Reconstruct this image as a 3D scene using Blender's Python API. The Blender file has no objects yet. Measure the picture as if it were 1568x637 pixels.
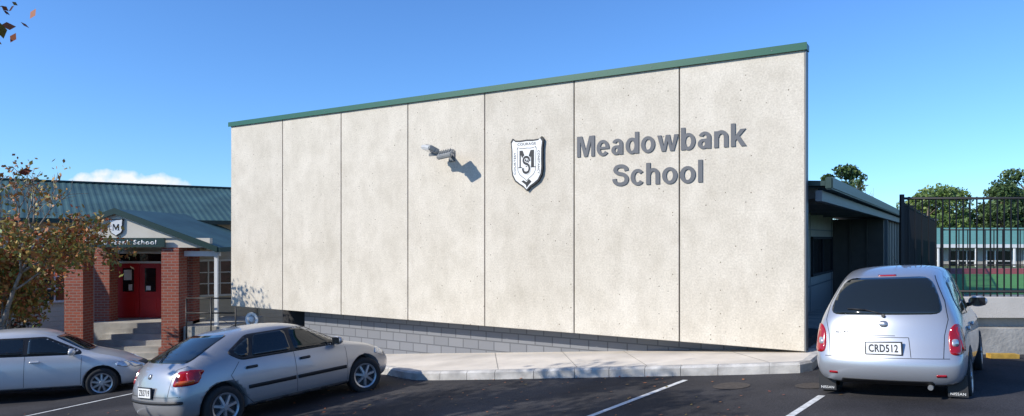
import bpy, bmesh, math, random, copy
from mathutils import Vector, Matrix
from mathutils.bvhtree import BVHTree
random.seed(7)
D=bpy.data; C=bpy.context
SC=C.scene
COL=SC.collection
SUN=Vector((.546,.246,-.36)).normalized()

# ---------------------------------------------------------------- materials
def nn(nt,t,**k):
    n=nt.nodes.new(t)
    for a,b in k.items(): setattr(n,a,b)
    return n
def mat(name,col,rough=.7,metal=0,var=.12,scale=3.,bump=0.,bscale=40.,coat=0,spec=.5,detail=6):
    m=D.materials.new(name); m.use_nodes=True; nt=m.node_tree; b=nt.nodes['Principled BSDF']
    b.inputs['Roughness'].default_value=rough; b.inputs['Metallic'].default_value=metal
    b.inputs['Coat Weight'].default_value=coat; b.inputs['Coat Roughness'].default_value=.04
    b.inputs['Specular IOR Level'].default_value=spec
    tc=nn(nt,'ShaderNodeTexCoord')
    if var>0:
        n=nn(nt,'ShaderNodeTexNoise'); n.inputs['Scale'].default_value=scale; n.inputs['Detail'].default_value=detail
        nt.links.new(tc.outputs['Object'],n.inputs['Vector'])
        r=nn(nt,'ShaderNodeValToRGB'); r.color_ramp.elements[0].position=.3; r.color_ramp.elements[1].position=.7
        r.color_ramp.elements[0].color=[max(0,c*(1-var)) for c in col[:3]]+[1]
        r.color_ramp.elements[1].color=[min(1,c*(1+var)) for c in col[:3]]+[1]
        nt.links.new(n.outputs['Fac'],r.inputs['Fac']); nt.links.new(r.outputs['Color'],b.inputs['Base Color'])
    else: b.inputs['Base Color'].default_value=list(col[:3])+[1]
    if bump>0:
        n2=nn(nt,'ShaderNodeTexNoise'); n2.inputs['Scale'].default_value=bscale; n2.inputs['Detail'].default_value=4
        nt.links.new(tc.outputs['Object'],n2.inputs['Vector'])
        bp=nn(nt,'ShaderNodeBump'); bp.inputs['Strength'].default_value=bump; bp.inputs['Distance'].default_value=.02
        nt.links.new(n2.outputs['Fac'],bp.inputs['Height']); nt.links.new(bp.outputs['Normal'],b.inputs['Normal'])
    return m
def concrete_panel():
    m=D.materials.new('precast_concrete'); m.use_nodes=True; nt=m.node_tree; L=nt.links; b=nt.nodes['Principled BSDF']
    b.inputs['Roughness'].default_value=.85
    tc=nn(nt,'ShaderNodeTexCoord')
    n1=nn(nt,'ShaderNodeTexNoise'); n1.inputs['Scale'].default_value=.9; n1.inputs['Detail'].default_value=8; n1.inputs['Roughness'].default_value=.65
    L.new(tc.outputs['Object'],n1.inputs['Vector'])
    r=nn(nt,'ShaderNodeValToRGB'); r.color_ramp.elements[0].position=.3; r.color_ramp.elements[1].position=.7
    r.color_ramp.elements[0].color=(.64,.58,.48,1); r.color_ramp.elements[1].color=(.76,.695,.59,1)
    L.new(n1.outputs['Fac'],r.inputs['Fac'])
    n2=nn(nt,'ShaderNodeTexNoise'); n2.inputs['Scale'].default_value=34; n2.inputs['Detail'].default_value=6; n2.inputs['Roughness'].default_value=.7
    L.new(tc.outputs['Object'],n2.inputs['Vector'])
    mx=nn(nt,'ShaderNodeMix',data_type='RGBA',blend_type='MULTIPLY'); mx.inputs[0].default_value=.75
    r2=nn(nt,'ShaderNodeValToRGB'); r2.color_ramp.elements[0].position=.34; r2.color_ramp.elements[1].position=.60
    r2.color_ramp.elements[0].color=(.70,.69,.67,1); r2.color_ramp.elements[1].color=(1,1,1,1)
    L.new(n2.outputs['Fac'],r2.inputs['Fac']); L.new(r.outputs['Color'],mx.inputs[6]); L.new(r2.outputs['Color'],mx.inputs[7])
    v=nn(nt,'ShaderNodeTexVoronoi'); v.inputs['Scale'].default_value=12
    L.new(tc.outputs['Object'],v.inputs['Vector'])
    sp=nn(nt,'ShaderNodeSeparateColor'); L.new(v.outputs['Color'],sp.inputs[0])
    mr=nn(nt,'ShaderNodeMath',operation='MULTIPLY'); mr.inputs[1].default_value=.15
    pw=nn(nt,'ShaderNodeMath',operation='POWER'); pw.inputs[1].default_value=3
    L.new(sp.outputs[0],pw.inputs[0]); L.new(pw.outputs[0],mr.inputs[0])
    lt=nn(nt,'ShaderNodeMath',operation='LESS_THAN'); L.new(v.outputs['Distance'],lt.inputs[0]); L.new(mr.outputs[0],lt.inputs[1])
    mx2=nn(nt,'ShaderNodeMix',data_type='RGBA'); mx2.inputs[7].default_value=(.20,.165,.12,1)
    L.new(lt.outputs[0],mx2.inputs[0]); L.new(mx.outputs[2],mx2.inputs[6])
    mp=nn(nt,'ShaderNodeMapping'); mp.inputs['Scale'].default_value=(1.6,1.6,1.0)
    L.new(tc.outputs['Object'],mp.inputs[0]); n3=nn(nt,'ShaderNodeTexNoise'); n3.inputs['Scale'].default_value=1.5; n3.inputs['Detail'].default_value=9; n3.inputs['Roughness'].default_value=.75
    L.new(mp.outputs[0],n3.inputs['Vector'])
    r3=nn(nt,'ShaderNodeValToRGB'); r3.color_ramp.elements[0].position=.35; r3.color_ramp.elements[1].position=.58
    r3.color_ramp.elements[0].color=(.82,.81,.79,1); r3.color_ramp.elements[1].color=(1,1,1,1)
    L.new(n3.outputs['Fac'],r3.inputs['Fac'])
    mx3=nn(nt,'ShaderNodeMix',data_type='RGBA',blend_type='MULTIPLY'); mx3.inputs[0].default_value=.8
    L.new(mx2.outputs[2],mx3.inputs[6]); L.new(r3.outputs['Color'],mx3.inputs[7])
    oi=nn(nt,'ShaderNodeObjectInfo'); mr2=nn(nt,'ShaderNodeMapRange'); mr2.inputs['To Min'].default_value=.95; mr2.inputs['To Max'].default_value=1.03
    L.new(oi.outputs['Random'],mr2.inputs['Value'])
    vm=nn(nt,'ShaderNodeVectorMath',operation='SCALE'); L.new(mx3.outputs[2],vm.inputs[0]); L.new(mr2.outputs[0],vm.inputs['Scale'])
    L.new(vm.outputs[0],b.inputs['Base Color'])
    bp=nn(nt,'ShaderNodeBump'); bp.inputs['Strength'].default_value=.25; bp.inputs['Distance'].default_value=.01
    L.new(n2.outputs['Fac'],bp.inputs['Height']); L.new(bp.outputs['Normal'],b.inputs['Normal'])
    return m
def brick_mat(name,c1,c2,mortar,bw,bh,ms=.01,axis='XZ',rough=.8):
    m=D.materials.new(name); m.use_nodes=True; nt=m.node_tree; L=nt.links; b=nt.nodes['Principled BSDF']
    b.inputs['Roughness'].default_value=rough
    tc=nn(nt,'ShaderNodeTexCoord'); sx=nn(nt,'ShaderNodeSeparateXYZ'); cx=nn(nt,'ShaderNodeCombineXYZ')
    L.new(tc.outputs['Object'],sx.inputs[0])
    if axis=='XZ': L.new(sx.outputs[0],cx.inputs[0])
    else:
        ad=nn(nt,'ShaderNodeMath',operation='ADD'); L.new(sx.outputs[0],ad.inputs[0]); L.new(sx.outputs[1],ad.inputs[1]); L.new(ad.outputs[0],cx.inputs[0])
    L.new(sx.outputs[2],cx.inputs[1])
    br=nn(nt,'ShaderNodeTexBrick'); L.new(cx.outputs[0],br.inputs['Vector'])
    br.inputs['Scale'].default_value=1; br.inputs['Brick Width'].default_value=bw; br.inputs['Row Height'].default_value=bh
    br.inputs['Mortar Size'].default_value=ms; br.inputs['Color1'].default_value=(*c1,1); br.inputs['Color2'].default_value=(*c2,1); br.inputs['Mortar'].default_value=(*mortar,1)
    L.new(br.outputs['Color'],b.inputs['Base Color'])
    bp=nn(nt,'ShaderNodeBump'); bp.inputs['Strength'].default_value=.5; bp.inputs['Distance'].default_value=.01; bp.invert=True
    L.new(br.outputs['Fac'],bp.inputs['Height']); L.new(bp.outputs['Normal'],b.inputs['Normal'])
    return m
def board_mat(name,col,pitch=.16):
    m=mat(name,col,.6,var=.05,scale=2); nt=m.node_tree; L=nt.links; b=nt.nodes['Principled BSDF']
    tc=nn(nt,'ShaderNodeTexCoord'); sx=nn(nt,'ShaderNodeSeparateXYZ'); L.new(tc.outputs['Object'],sx.inputs[0])
    dv=nn(nt,'ShaderNodeMath',operation='DIVIDE'); dv.inputs[1].default_value=pitch; L.new(sx.outputs[2],dv.inputs[0])
    fr=nn(nt,'ShaderNodeMath',operation='FRACT'); L.new(dv.outputs[0],fr.inputs[0])
    bp=nn(nt,'ShaderNodeBump'); bp.inputs['Strength'].default_value=1; bp.inputs['Distance'].default_value=.03; bp.invert=True
    L.new(fr.outputs[0],bp.inputs['Height']); L.new(bp.outputs['Normal'],b.inputs['Normal'])
    return m
def asphalt_mat():
    m=D.materials.new('asphalt'); m.use_nodes=True; nt=m.node_tree; L=nt.links; b=nt.nodes['Principled BSDF']
    b.inputs['Roughness'].default_value=.88; b.inputs['Specular IOR Level'].default_value=.25
    tc=nn(nt,'ShaderNodeTexCoord')
    n=nn(nt,'ShaderNodeTexNoise'); n.inputs['Scale'].default_value=60; n.inputs['Detail'].default_value=5; n.inputs['Roughness'].default_value=.8
    L.new(tc.outputs['Object'],n.inputs['Vector'])
    r=nn(nt,'ShaderNodeValToRGB'); r.color_ramp.elements[0].position=.35; r.color_ramp.elements[1].position=.72
    r.color_ramp.elements[0].color=(.020,.019,.021,1); r.color_ramp.elements[1].color=(.105,.10,.103,1); L.new(n.outputs['Fac'],r.inputs['Fac'])
    n2=nn(nt,'ShaderNodeTexNoise'); n2.inputs['Scale'].default_value=.7; n2.inputs['Detail'].default_value=7; L.new(tc.outputs['Object'],n2.inputs['Vector'])
    r2=nn(nt,'ShaderNodeValToRGB'); r2.color_ramp.elements[0].position=.38; r2.color_ramp.elements[1].position=.62
    r2.color_ramp.elements[0].color=(.52,.52,.54,1); r2.color_ramp.elements[1].color=(1.05,1.05,1.05,1); L.new(n2.outputs['Fac'],r2.inputs['Fac'])
    mx=nn(nt,'ShaderNodeMix',data_type='RGBA',blend_type='MULTIPLY'); mx.inputs[0].default_value=1
    L.new(r.outputs['Color'],mx.inputs[6]); L.new(r2.outputs['Color'],mx.inputs[7]); L.new(mx.outputs[2],b.inputs['Base Color'])
    bp=nn(nt,'ShaderNodeBump'); bp.inputs['Strength'].default_value=.6; bp.inputs['Distance'].default_value=.01
    L.new(n.outputs['Fac'],bp.inputs['Height']); L.new(bp.outputs['Normal'],b.inputs['Normal'])
    return m
def leaf_mat(name,c1,c2,c3=None):
    m=D.materials.new(name); m.use_nodes=True; nt=m.node_tree; L=nt.links; b=nt.nodes['Principled BSDF']
    b.inputs['Roughness'].default_value=.6
    g=nn(nt,'ShaderNodeNewGeometry'); r=nn(nt,'ShaderNodeValToRGB')
    r.color_ramp.elements[0].color=(*c1,1); r.color_ramp.elements[1].color=(*c2,1)
    if c3: e=r.color_ramp.elements.new(.6); e.color=(*c3,1)
    L.new(g.outputs['Random Per Island'],r.inputs['Fac']); L.new(r.outputs['Color'],b.inputs['Base Color'])
    return m
M={}
M['conc']=concrete_panel()
M['asphalt']=asphalt_mat()
M['path']=mat('path_concrete',(.64,.58,.50),.85,var=.14,scale=1.5,bump=.3,bscale=60)
M['kerb']=mat('kerb_concrete',(.46,.44,.41),.85,var=.3,scale=4,bump=.4,bscale=40)
M['oldconc']=mat('weathered_concrete',(.40,.38,.34),.9,var=.3,scale=1.6,bump=.5,bscale=20)
M['block']=brick_mat('painted_blockwork',(.185,.19,.205),(.215,.22,.235),(.11,.115,.125),.40,.20,.012,'XZ')
M['brick']=brick_mat('red_brick',(.36,.085,.045),(.26,.06,.035),(.30,.20,.16),.23,.086,.01,'ADD')
M['green']=mat('green_flashing',(.008,.095,.052),.4,var=.05)
M['dkgreen']=mat('dark_green_fascia',(.012,.04,.034),.45,var=.1)
M['roofgreen']=mat('green_corrugated_iron',(.055,.11,.10),.55,var=.3,scale=.8)
M['letter']=mat('letter_grey',(.115,.12,.13),.6,metal=.0,var=.05)
M['white']=mat('white_paint',(.78,.78,.76),.5,var=.04)
M['linewhite']=mat('line_paint',(.62,.62,.60),.7,var=.3,scale=14)
M['black']=mat('black_paint',(.012,.012,.013),.45,var=.1)
M['rubber']=mat('tyre_rubber',(.018,.018,.019),.8,var=.2,scale=20)
M['plastic']=mat('black_plastic',(.02,.02,.022),.55,var=.1)
M['cream']=board_mat('cream_weatherboard',(.62,.55,.43))
M['creamp']=mat('cream_paint',(.66,.61,.51),.6,var=.05)
M['redpaint']=mat('red_door_paint',(.48,.012,.014),.4,var=.06)
M['brown']=mat('brown_cladding',(.12,.095,.075),.6,var=.1)
M['clad']=mat('pale_cladding',(.42,.39,.34),.6,var=.06)
M['glass']=mat('window_glass',(.01,.013,.016),.04,var=0,spec=.8)
M['carglass']=mat('car_glass',(.012,.016,.017),.03,var=.0,spec=.6,coat=.2)
M['steel']=mat('galvanised_steel',(.42,.42,.40),.5,metal=.3,var=.15)
M['grey']=mat('grey_metal',(.16,.165,.17),.5,metal=.2,var=.1)
M['silver']=mat('silver_car_paint',(.40,.42,.46),.32,metal=.5,var=.02,coat=.8,scale=1)
M['silver2']=mat('champagne_silver_paint',(.40,.395,.40),.32,metal=.5,var=.03,coat=.8)
M['white_car']=mat('white_silver_paint',(.62,.62,.62),.33,metal=.25,var=.03,coat=.7)
M['rim']=mat('alloy_rim',(.45,.46,.48),.3,metal=.7,var=.05)
M['redlens']=mat('red_lens',(.34,.006,.012),.12,var=.1,scale=30,coat=.6)
M['orange']=mat('orange_lens',(.60,.10,.02),.15,var=0,coat=.5)
M['clearlens']=mat('clear_lens',(.55,.57,.6),.1,metal=.5,var=.2,scale=25,coat=.5)
M['turf']=mat('artificial_turf',(.08,.26,.06),.9,var=.15,scale=6)
M['redtrack']=mat('red_court',(.28,.055,.045),.9,var=.1)
M['grass']=mat('grass_ground',(.07,.10,.035),.95,var=.4,scale=.5,bump=.5,bscale=15)
M['bark']=mat('bark',(.16,.125,.095),.9,var=.35,scale=8,bump=.6,bscale=30)
M['bark2']=mat('grey_bark',(.24,.205,.165),.9,var=.3,scale=8,bump=.5,bscale=30)
M['leafred']=leaf_mat('autumn_leaves',(.32,.04,.012),(.24,.18,.03),(.36,.11,.02))
M['leafgreen']=leaf_mat('green_leaves',(.05,.095,.02),(.16,.21,.045),(.09,.15,.03))
M['leafdark']=leaf_mat('pine_needles',(.028,.06,.018),(.10,.145,.038),(.055,.10,.028))
M['leafyel']=leaf_mat('turning_leaves',(.40,.09,.03),(.13,.19,.035),(.36,.24,.045))
M['rust']=mat('rusty_iron',(.06,.048,.04),.8,var=.3,scale=15,bump=.5)
M['yellow']=mat('yellow_paint',(.50,.30,.05),.7,var=.25,scale=9)
M['soil']=mat('garden_soil',(.05,.035,.025),.95,var=.3,scale=5,bump=.8,bscale=20)
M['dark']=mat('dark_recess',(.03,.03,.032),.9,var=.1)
M['jointm']=mat('path_joint',(.25,.235,.21),.9,var=.1)
M['silverplate']=mat('plate_white',(.74,.74,.74),.4,var=.02)

# ---------------------------------------------------------------- helpers
def empty(name,loc=(0,0,0),rotz=0,mw=None):
    e=D.objects.new(name,None); COL.objects.link(e)
    if mw is not None: e.matrix_world=mw
    else: e.location=loc; e.rotation_euler=(0,0,rotz)
    e.empty_display_size=.2
    return e
def obj(name,bm,m,parent=None,smooth=False,mats=None):
    me=D.meshes.new(name); bm.to_mesh(me); bm.free()
    if m is not None: me.materials.append(m)
    for x in (mats or []): me.materials.append(x)
    if smooth:
        for p in me.polygons: p.use_smooth=True
    o=D.objects.new(name,me); COL.objects.link(o)
    if parent is not None: o.parent=parent
    return o
def bbox(bm,a,b,bev=0,mi=0):
    r=bmesh.ops.create_cube(bm,size=1)
    for v in r['verts']:
        v.co=Vector([a[i]+(v.co[i]+.5)*(b[i]-a[i]) for i in range(3)])
    fs={f for v in r['verts'] for f in v.link_faces}
    for f in fs: f.material_index=mi
    if bev>0:
        es={e for v in r['verts'] for e in v.link_edges}
        bmesh.ops.bevel(bm,geom=list(es),offset=bev,segments=2,affect='EDGES')
def box(name,a,b,m,parent=None,bev=0):
    bm=bmesh.new(); bbox(bm,a,b,bev); return obj(name,bm,m,parent)
def boxes(name,lst,m,parent=None,bev=0):
    bm=bmesh.new()
    for a,b in lst: bbox(bm,a,b,bev)
    return obj(name,bm,m,parent)
def prism_bm(bm,pts,y0,y1):
    A=[bm.verts.new((x,y0,z)) for x,z in pts]; B=[bm.verts.new((x,y1,z)) for x,z in pts]
    bm.faces.new(A); bm.faces.new(B[::-1]); n=len(pts)
    for i in range(n): bm.faces.new((A[i],B[i],B[(i+1)%n],A[(i+1)%n]))
def prism(name,pts,y0,y1,m,parent=None):
    bm=bmesh.new(); prism_bm(bm,pts,y0,y1)
    bmesh.ops.recalc_face_normals(bm,faces=bm.faces); return obj(name,bm,m,parent)
def tube(bm,p0,p1,r0,r1,n=6,mi=0):
    p0=Vector(p0);p1=Vector(p1); d=(p1-p0)
    if d.length<1e-5: return
    q=d.to_track_quat('Z','Y'); A=[];B=[]
    for i in range(n):
        a=2*math.pi*i/n; v=Vector((math.cos(a),math.sin(a),0))
        A.append(bm.verts.new(p0+q@(v*r0))); B.append(bm.verts.new(p1+q@(v*r1)))
    for i in range(n):
        f=bm.faces.new((A[i],A[(i+1)%n],B[(i+1)%n],B[i])); f.material_index=mi; f.smooth=True
    f=bm.faces.new(A[::-1]); f.material_index=mi
    f=bm.faces.new(B); f.material_index=mi
def text(name,s,m,parent,loc,width,height,rot=(math.pi/2,0,0),ext=.01,bold=0.,anchor='L'):
    cu=D.curves.new(name,'FONT'); cu.body=s; cu.size=1; cu.extrude=.0; cu.offset=bold; cu.resolution_u=4
    cu.space_character=1.08
    to=D.objects.new('t',cu); COL.objects.link(to); C.view_layer.update()
    dg=C.evaluated_depsgraph_get(); me=D.meshes.new_from_object(to.evaluated_get(dg)); D.objects.remove(to)
    xs=[v.co.x for v in me.vertices]
    x0,x1=min(xs),max(xs); capx=.70
    sx=width/(x1-x0); sy=height/capx
    for v in me.vertices:
        v.co.x=(v.co.x-x0)*sx-(width/2 if anchor=='C' else 0); v.co.y*=sy; v.co.z=0
    bm=bmesh.new(); bm.from_mesh(me)
    r=bmesh.ops.extrude_face_region(bm,geom=bm.faces[:])
    for v in r['geom']:
        if isinstance(v,bmesh.types.BMVert): v.co.z+=ext
    bmesh.ops.recalc_face_normals(bm,faces=bm.faces)
    o=obj(name,bm,m,parent); o.location=loc; o.rotation_euler=rot
    return o
def arc(cx,cz,rx,rz,tx,tz,a0,a1,n=22):
    o=[];i_=[]
    for k in range(n+1):
        a=math.radians(a0+(a1-a0)*k/n); o.append((cx+rx*math.cos(a),cz+rz*math.sin(a))); i_.append((cx+(rx-tx)*math.cos(a),cz+(rz-tz)*math.sin(a)))
    return ('strip',o,i_)
def rect(x0,z0,x1,z1): return ('poly',[(x0,z0),(x1,z0),(x1,z1),(x0,z1)])
def spline(pts,w):
    P_=[Vector(p) for p in pts]; out=[]
    for i in range(len(P_)-1):
        a=P_[max(0,i-1)];b=P_[i];c=P_[i+1];d=P_[min(len(P_)-1,i+2)]
        for k in range(5):
            t=k/5; out.append(.5*((2*b)+(c-a)*t+(2*a-5*b+4*c-d)*t*t+(3*b-a-3*c+d)*t**3))
    out.append(P_[-1]); o=[];i_=[]
    for k,p in enumerate(out):
        d=(out[min(k+1,len(out)-1)]-out[max(k-1,0)]).normalized(); n=Vector((-d.y,d.x))
        ww=w*(1-.15*abs(d.x)); o.append(tuple(p+n*ww)); i_.append(tuple(p-n*ww))
    return ('strip',o,i_)
T=.185;XH=.74
Sp=[(.645,.70),(.61,.83),(.50,.905),(.36,.925),(.20,.885),(.125,.76),(.17,.645),(.30,.575),(.47,.53),(.60,.44),(.65,.29),(.585,.14),(.45,.08),(.34,.07),(.18,.11),(.095,.22),(.075,.33)]
GL={
'M':(.92,[('poly',[(0,0),(0,1),(.27,1),(.46,.32),(.65,1),(.92,1),(.92,0),(.745,0),(.745,.74),(.545,0),(.375,0),(.175,.74),(.175,0)])]),
'e':(.64,[arc(.32,.365,.32,.385,T,.14,0,322,30),rect(.17,.31,.63,.42)]),
'a':(.60,[rect(.39,0,.575,.50),arc(.305,.50,.27,.25,T,.14,0,160),arc(.245,.215,.245,.225,T*.95,.125,0,360,30),rect(.3,.33,.40,.44)]),
'd':(.64,[arc(.31,.365,.31,.385,T,.15,0,360,36),rect(.455,0,.64,1)]),
'b':(.64,[arc(.33,.365,.31,.385,T,.15,0,360,36),rect(0,0,.185,1)]),
'o':(.66,[arc(.33,.365,.33,.385,T,.15,0,360,36)]),
'w':(.98,[('poly',[(0,XH),(.19,XH),(.295,.23),(.40,XH),(.58,XH),(.685,.23),(.79,XH),(.98,XH),(.775,0),(.595,0),(.49,.46),(.385,0),(.205,0)])]),
'n':(.60,[rect(0,0,T,XH-.02),arc(.31,.43,.29,.32,T,.16,0,175),rect(.415,0,.60,.44)]),
'h':(.60,[rect(0,0,T,1),arc(.31,.43,.29,.32,T,.16,0,175),rect(.415,0,.60,.44)]),
'k':(.64,[rect(0,0,T,1),('poly',[(.17,.22),(.17,.44),(.40,XH),(.62,XH),(.36,.44),(.65,0),(.43,0),(.24,.31)])]),
'c':(.60,[arc(.32,.365,.32,.385,T,.15,38,322,30)]),
'l':(.185,[rect(0,0,T,1)]),
'S':(.73,[spline(Sp,.098)]),
}
def letters(name,s,m,parent,x,y,z,width,cap,ext,gap=.11):
    tot=sum(GL[c][0] for c in s)+gap*(len(s)-1); sx=width/tot; bm=bmesh.new(); px=0; k=0
    for c in s:
        adv,els=GL[c]
        for e in els:
            k+=1; yo=y-ext-(k%4)*.0006
            if e[0]=='poly': prism_bm(bm,[(x+(px+a)*sx,z+b*cap) for a,b in e[1]],yo,y)
            else:
                o=[(x+(px+a)*sx,z+b*cap) for a,b in e[1]]; i_=[(x+(px+a)*sx,z+b*cap) for a,b in e[2]]
                V=[[bm.verts.new((p[0],yy,p[1])) for p in q] for q in (o,i_) for yy in (yo,y)]
                n=len(o)
                for j in range(n-1):
                    bm.faces.new((V[0][j],V[0][j+1],V[2][j+1],V[2][j])); bm.faces.new((V[0][j],V[1][j],V[1][j+1],V[0][j+1]))
                    bm.faces.new((V[2][j],V[2][j+1],V[3][j+1],V[3][j])); bm.faces.new((V[1][j],V[3][j],V[3][j+1],V[1][j+1]))
                bm.faces.new((V[0][0],V[2][0],V[3][0],V[1][0])); bm.faces.new((V[0][-1],V[1][-1],V[3][-1],V[2][-1]))
        px+=adv+gap
    bmesh.ops.recalc_face_normals(bm,faces=bm.faces); return obj(name,bm,m,parent)
def G(x,y):
    return .09*max(-9.5,min(5.2,x))-.037*max(-12.,min(22.,y))

# ---------------------------------------------------------------- ground
def sheet(name,xs,ys,m,dz=0,fn=G):
    bm=bmesh.new(); V=[[bm.verts.new((x,y,fn(x,y)+dz)) for x in xs] for y in ys]
    for j in range(len(ys)-1):
        for i in range(len(xs)-1): bm.faces.new((V[j][i],V[j][i+1],V[j+1][i+1],V[j+1][i]))
    return obj(name,bm,m,smooth=True)
xs=[-600,-300,-150,-80,-45,-30]+[-20,-14,-9.5,-8,-6,-4,-2,0,2,4,5.2,6,8,10,14,20]+[30,45,80,150,300,600]
ys=[-300,-120,-50,-30,-12,-8,-4,0,4,8,12,16,20,22,26,32,45,80,150,300,700]
sheet('ground',xs,ys,M['grass'],-.06)
ax=[-30,-20,-14,-9.5,-8,-6,-4,-2,0,2,4,5.2,6,8,10,14,20,30]
ay=[-12,-8,-4,0,4,8,12,16,20]
sheet('asphalt_car_park',ax,ay,M['asphalt'],0)
def strip(bm,pts,w,dz,seg=.4):
    for k in range(len(pts)-1):
        a=Vector(pts[k]);b=Vector(pts[k+1]); d=b-a; n=max(1,int(d.length/seg)); p=Vector((-d.y,d.x)).normalized()*w/2
        pr=None
        for i in range(n+1):
            c=a+d*i/n; v=[bm.verts.new((q.x,q.y,G(q.x,q.y)+dz)) for q in (c-p,c+p)]
            if pr: bm.faces.new((pr[0],v[0],v[1],pr[1]))
            pr=v
bm=bmesh.new()
strip(bm,[(2.59,10.57),(-.6,6.95)],.085,.005)
strip(bm,[(3.81,8.71),(.7,5.0)],.085,.005)
strip(bm,[(-7.6,15.1),(-9.4,11.8)],.09,.005)
strip(bm,[(-5.2,13.1),(-7.4,9.2)],.09,.005)
bmesh.ops.recalc_face_normals(bm,faces=bm.faces)
obj('parking_line_markings',bm,M['linewhite'])
kerb=[(-9.5,20.9),(-6.2,17.6),(-3.6,15.3),(-2.45,14.0),(-2.05,13.35),(-1.75,12.98),(-1.3,12.72),(-.3,12.25),(1.03,11.68),(2.1,11.2),(3.12,10.73),(3.8,10.46),(4.2,10.32),(4.42,10.42),(4.7,10.85),(5.5,12.0)]
hallp=lambda lx,ly:(4.64+.8454*lx+.5341*ly,11.2-.5341*lx+.8454*ly)
wl=[hallp(x,.45) for x in (-15,-12.3,-10.2,-9.0,-8.4,-8,-7.4,-6.2,-4.6,-3.3,-2.2,-1.4,-.8,-.4,0.,.2)]
bm=bmesh.new()
def P3(p,dz): return (p[0],p[1],G(*p)+dz)
inner=[]
for i,p in enumerate(kerb):
    a=Vector(kerb[max(0,i-1)]);b=Vector(kerb[min(len(kerb)-1,i+1)]); d=(b-a).normalized(); inner.append(Vector(p)+Vector((-d.y,d.x))*.14)
NS=4
for i in range(len(kerb)-1):
    for k in range(NS):
        q=[]
        for ii,kk in ((i,k),(i+1,k),(i+1,k+1),(i,k+1)):
            c=Vector(inner[ii]).lerp(Vector(wl[ii]),kk/NS); q.append(bm.verts.new(P3(c,.148)))
        bm.faces.new(q)
bmesh.ops.remove_doubles(bm,verts=bm.verts,dist=.001)
bmesh.ops.recalc_face_normals(bm,faces=bm.faces)
obj('footpath',bm,M['path'])
bm=bmesh.new()
for i in (7,8,9,11):
    a=Vector(inner[i]); b=Vector(wl[i]); n=6
    d=(b-a).normalized()*.005; p=Vector((-d.y,d.x)); pr=None
    for t in range(n+1):
        c=a.lerp(b,t/n); v=[bm.verts.new(P3(c-p,.152)),bm.verts.new(P3(c+p,.152))]
        if pr: bm.faces.new((pr[0],v[0],v[1],pr[1]))
        pr=v
bmesh.ops.recalc_face_normals(bm,faces=bm.faces)
obj('footpath_joints',bm,M['jointm'])
bm=bmesh.new()
for i in range(len(kerb)-1):
    a,b=Vector(kerb[i]),Vector(kerb[i+1]); ia,ib=inner[i],inner[i+1]; n=max(1,round((b-a).length/.62))
    for k in range(n):
        t0=k/n+.004; t1=(k+1)/n-.004
        o0=a.lerp(b,t0);o1=a.lerp(b,t1);i0=ia.lerp(ib,t0);i1=ia.lerp(ib,t1)
        s0=o0.lerp(i0,.2); s1=o1.lerp(i1,.2)
        A=[P3(o0,-.05),P3(o0,.12),P3(s0,.153),P3(i0,.153),P3(i0,-.05)]
        B=[P3(o1,-.05),P3(o1,.12),P3(s1,.153),P3(i1,.153),P3(i1,-.05)]
        A=[bm.verts.new(v) for v in A];B=[bm.verts.new(v) for v in B]
        bm.faces.new(A);bm.faces.new(B[::-1])
        for j in range(5): bm.faces.new((A[j],B[j],B[(j+1)%5],A[(j+1)%5]))
bmesh.ops.recalc_face_normals(bm,faces=bm.faces)
obj('kerb',bm,M['kerb'])
bm=bmesh.new()
L=[hallp(.2,y) for y in (.45,4,8,13.9,27)]; Rr=[(5.5,12.0),(7.2,13.4),(9.8,16.5),(12.6,21.2),(18,31)]
for i in range(4):
    for k in range(3):
        q=[bm.verts.new(P3(Vector(L[a]).lerp(Vector(Rr[a]),b/3),.147)) for a,b in ((i,k),(i,k+1),(i+1,k+1),(i+1,k))]
        bm.faces.new(q)
L2=[hallp(-1.6,y) for y in (.45,4,8,13.9)]
for i in range(3):
    q=[bm.verts.new(P3(p,.147)) for p in (L2[i],L[i],L[i+1],L2[i+1])]; bm.faces.new(q)
bmesh.ops.recalc_face_normals(bm,faces=bm.faces); obj('entrance_path',bm,M['oldconc'])
for (mx_,my_,r_) in ((3.04,9.82,.25),(3.95,9.35,.2)):
    bm=bmesh.new(); c=[bm.verts.new((mx_+r_*math.cos(a*math.pi/12),my_+r_*math.sin(a*math.pi/12),G(mx_+r_*math.cos(a*math.pi/12),my_+r_*math.sin(a*math.pi/12))+.006)) for a in range(24)]
    bm.faces.new(c)
    bmesh.ops.inset_region(bm,faces=bm.faces[:],thickness=.03)
    obj('manhole_cover',bm,M['rust'])

# ---------------------------------------------------------------- hall
hall=empty('school_hall_building',(4.64,11.2,0),math.radians(-32.28))
H0,H1=.17,5.05; PW=2.05
for i in range(7):
    x1=-i*PW; x0=x1-PW
    o=box('concrete_panel_%d'%(i+1),(x0+.011,0,H0),(x1-.011,.18,H1-.1),M['conc'],hall,bev=.006)
box('panel_joint_sealant',(-14.33,.03,H0+.01),(-.02,.17,H1-.13),M['dark'],hall)
boxes('top_flashing',[((-14.40,-.035,H1-.1),(.022,.22,H1)),((-14.40,-.047,H1-.112),(.03,-.036,H1+.006))],M['green'],hall)
boxes('corner_trim',[((-.009,-.008,H0),(.012,.19,H1-.118))],M['grey'],hall)
bm=bmesh.new()
for i in range(7):
    for k in (0.5,1.55): tube(bm,(-i*PW-k,-.047,H1-.06),(-i*PW-k,-.052,H1-.06),.008,.008,8)
obj('flashing_rivets',bm,M['grey'],hall)
bm=bmesh.new()
bbox(bm,(-11.97,.42,-1.9),(-.02,.62,.166)); obj('blockwork_base',bm,M['block'],hall)
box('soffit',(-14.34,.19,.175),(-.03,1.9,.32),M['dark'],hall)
box('recess_wall',(-14.34,1.7,-2.2),(-11.97,1.9,.17),M['dark'],hall)
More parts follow.
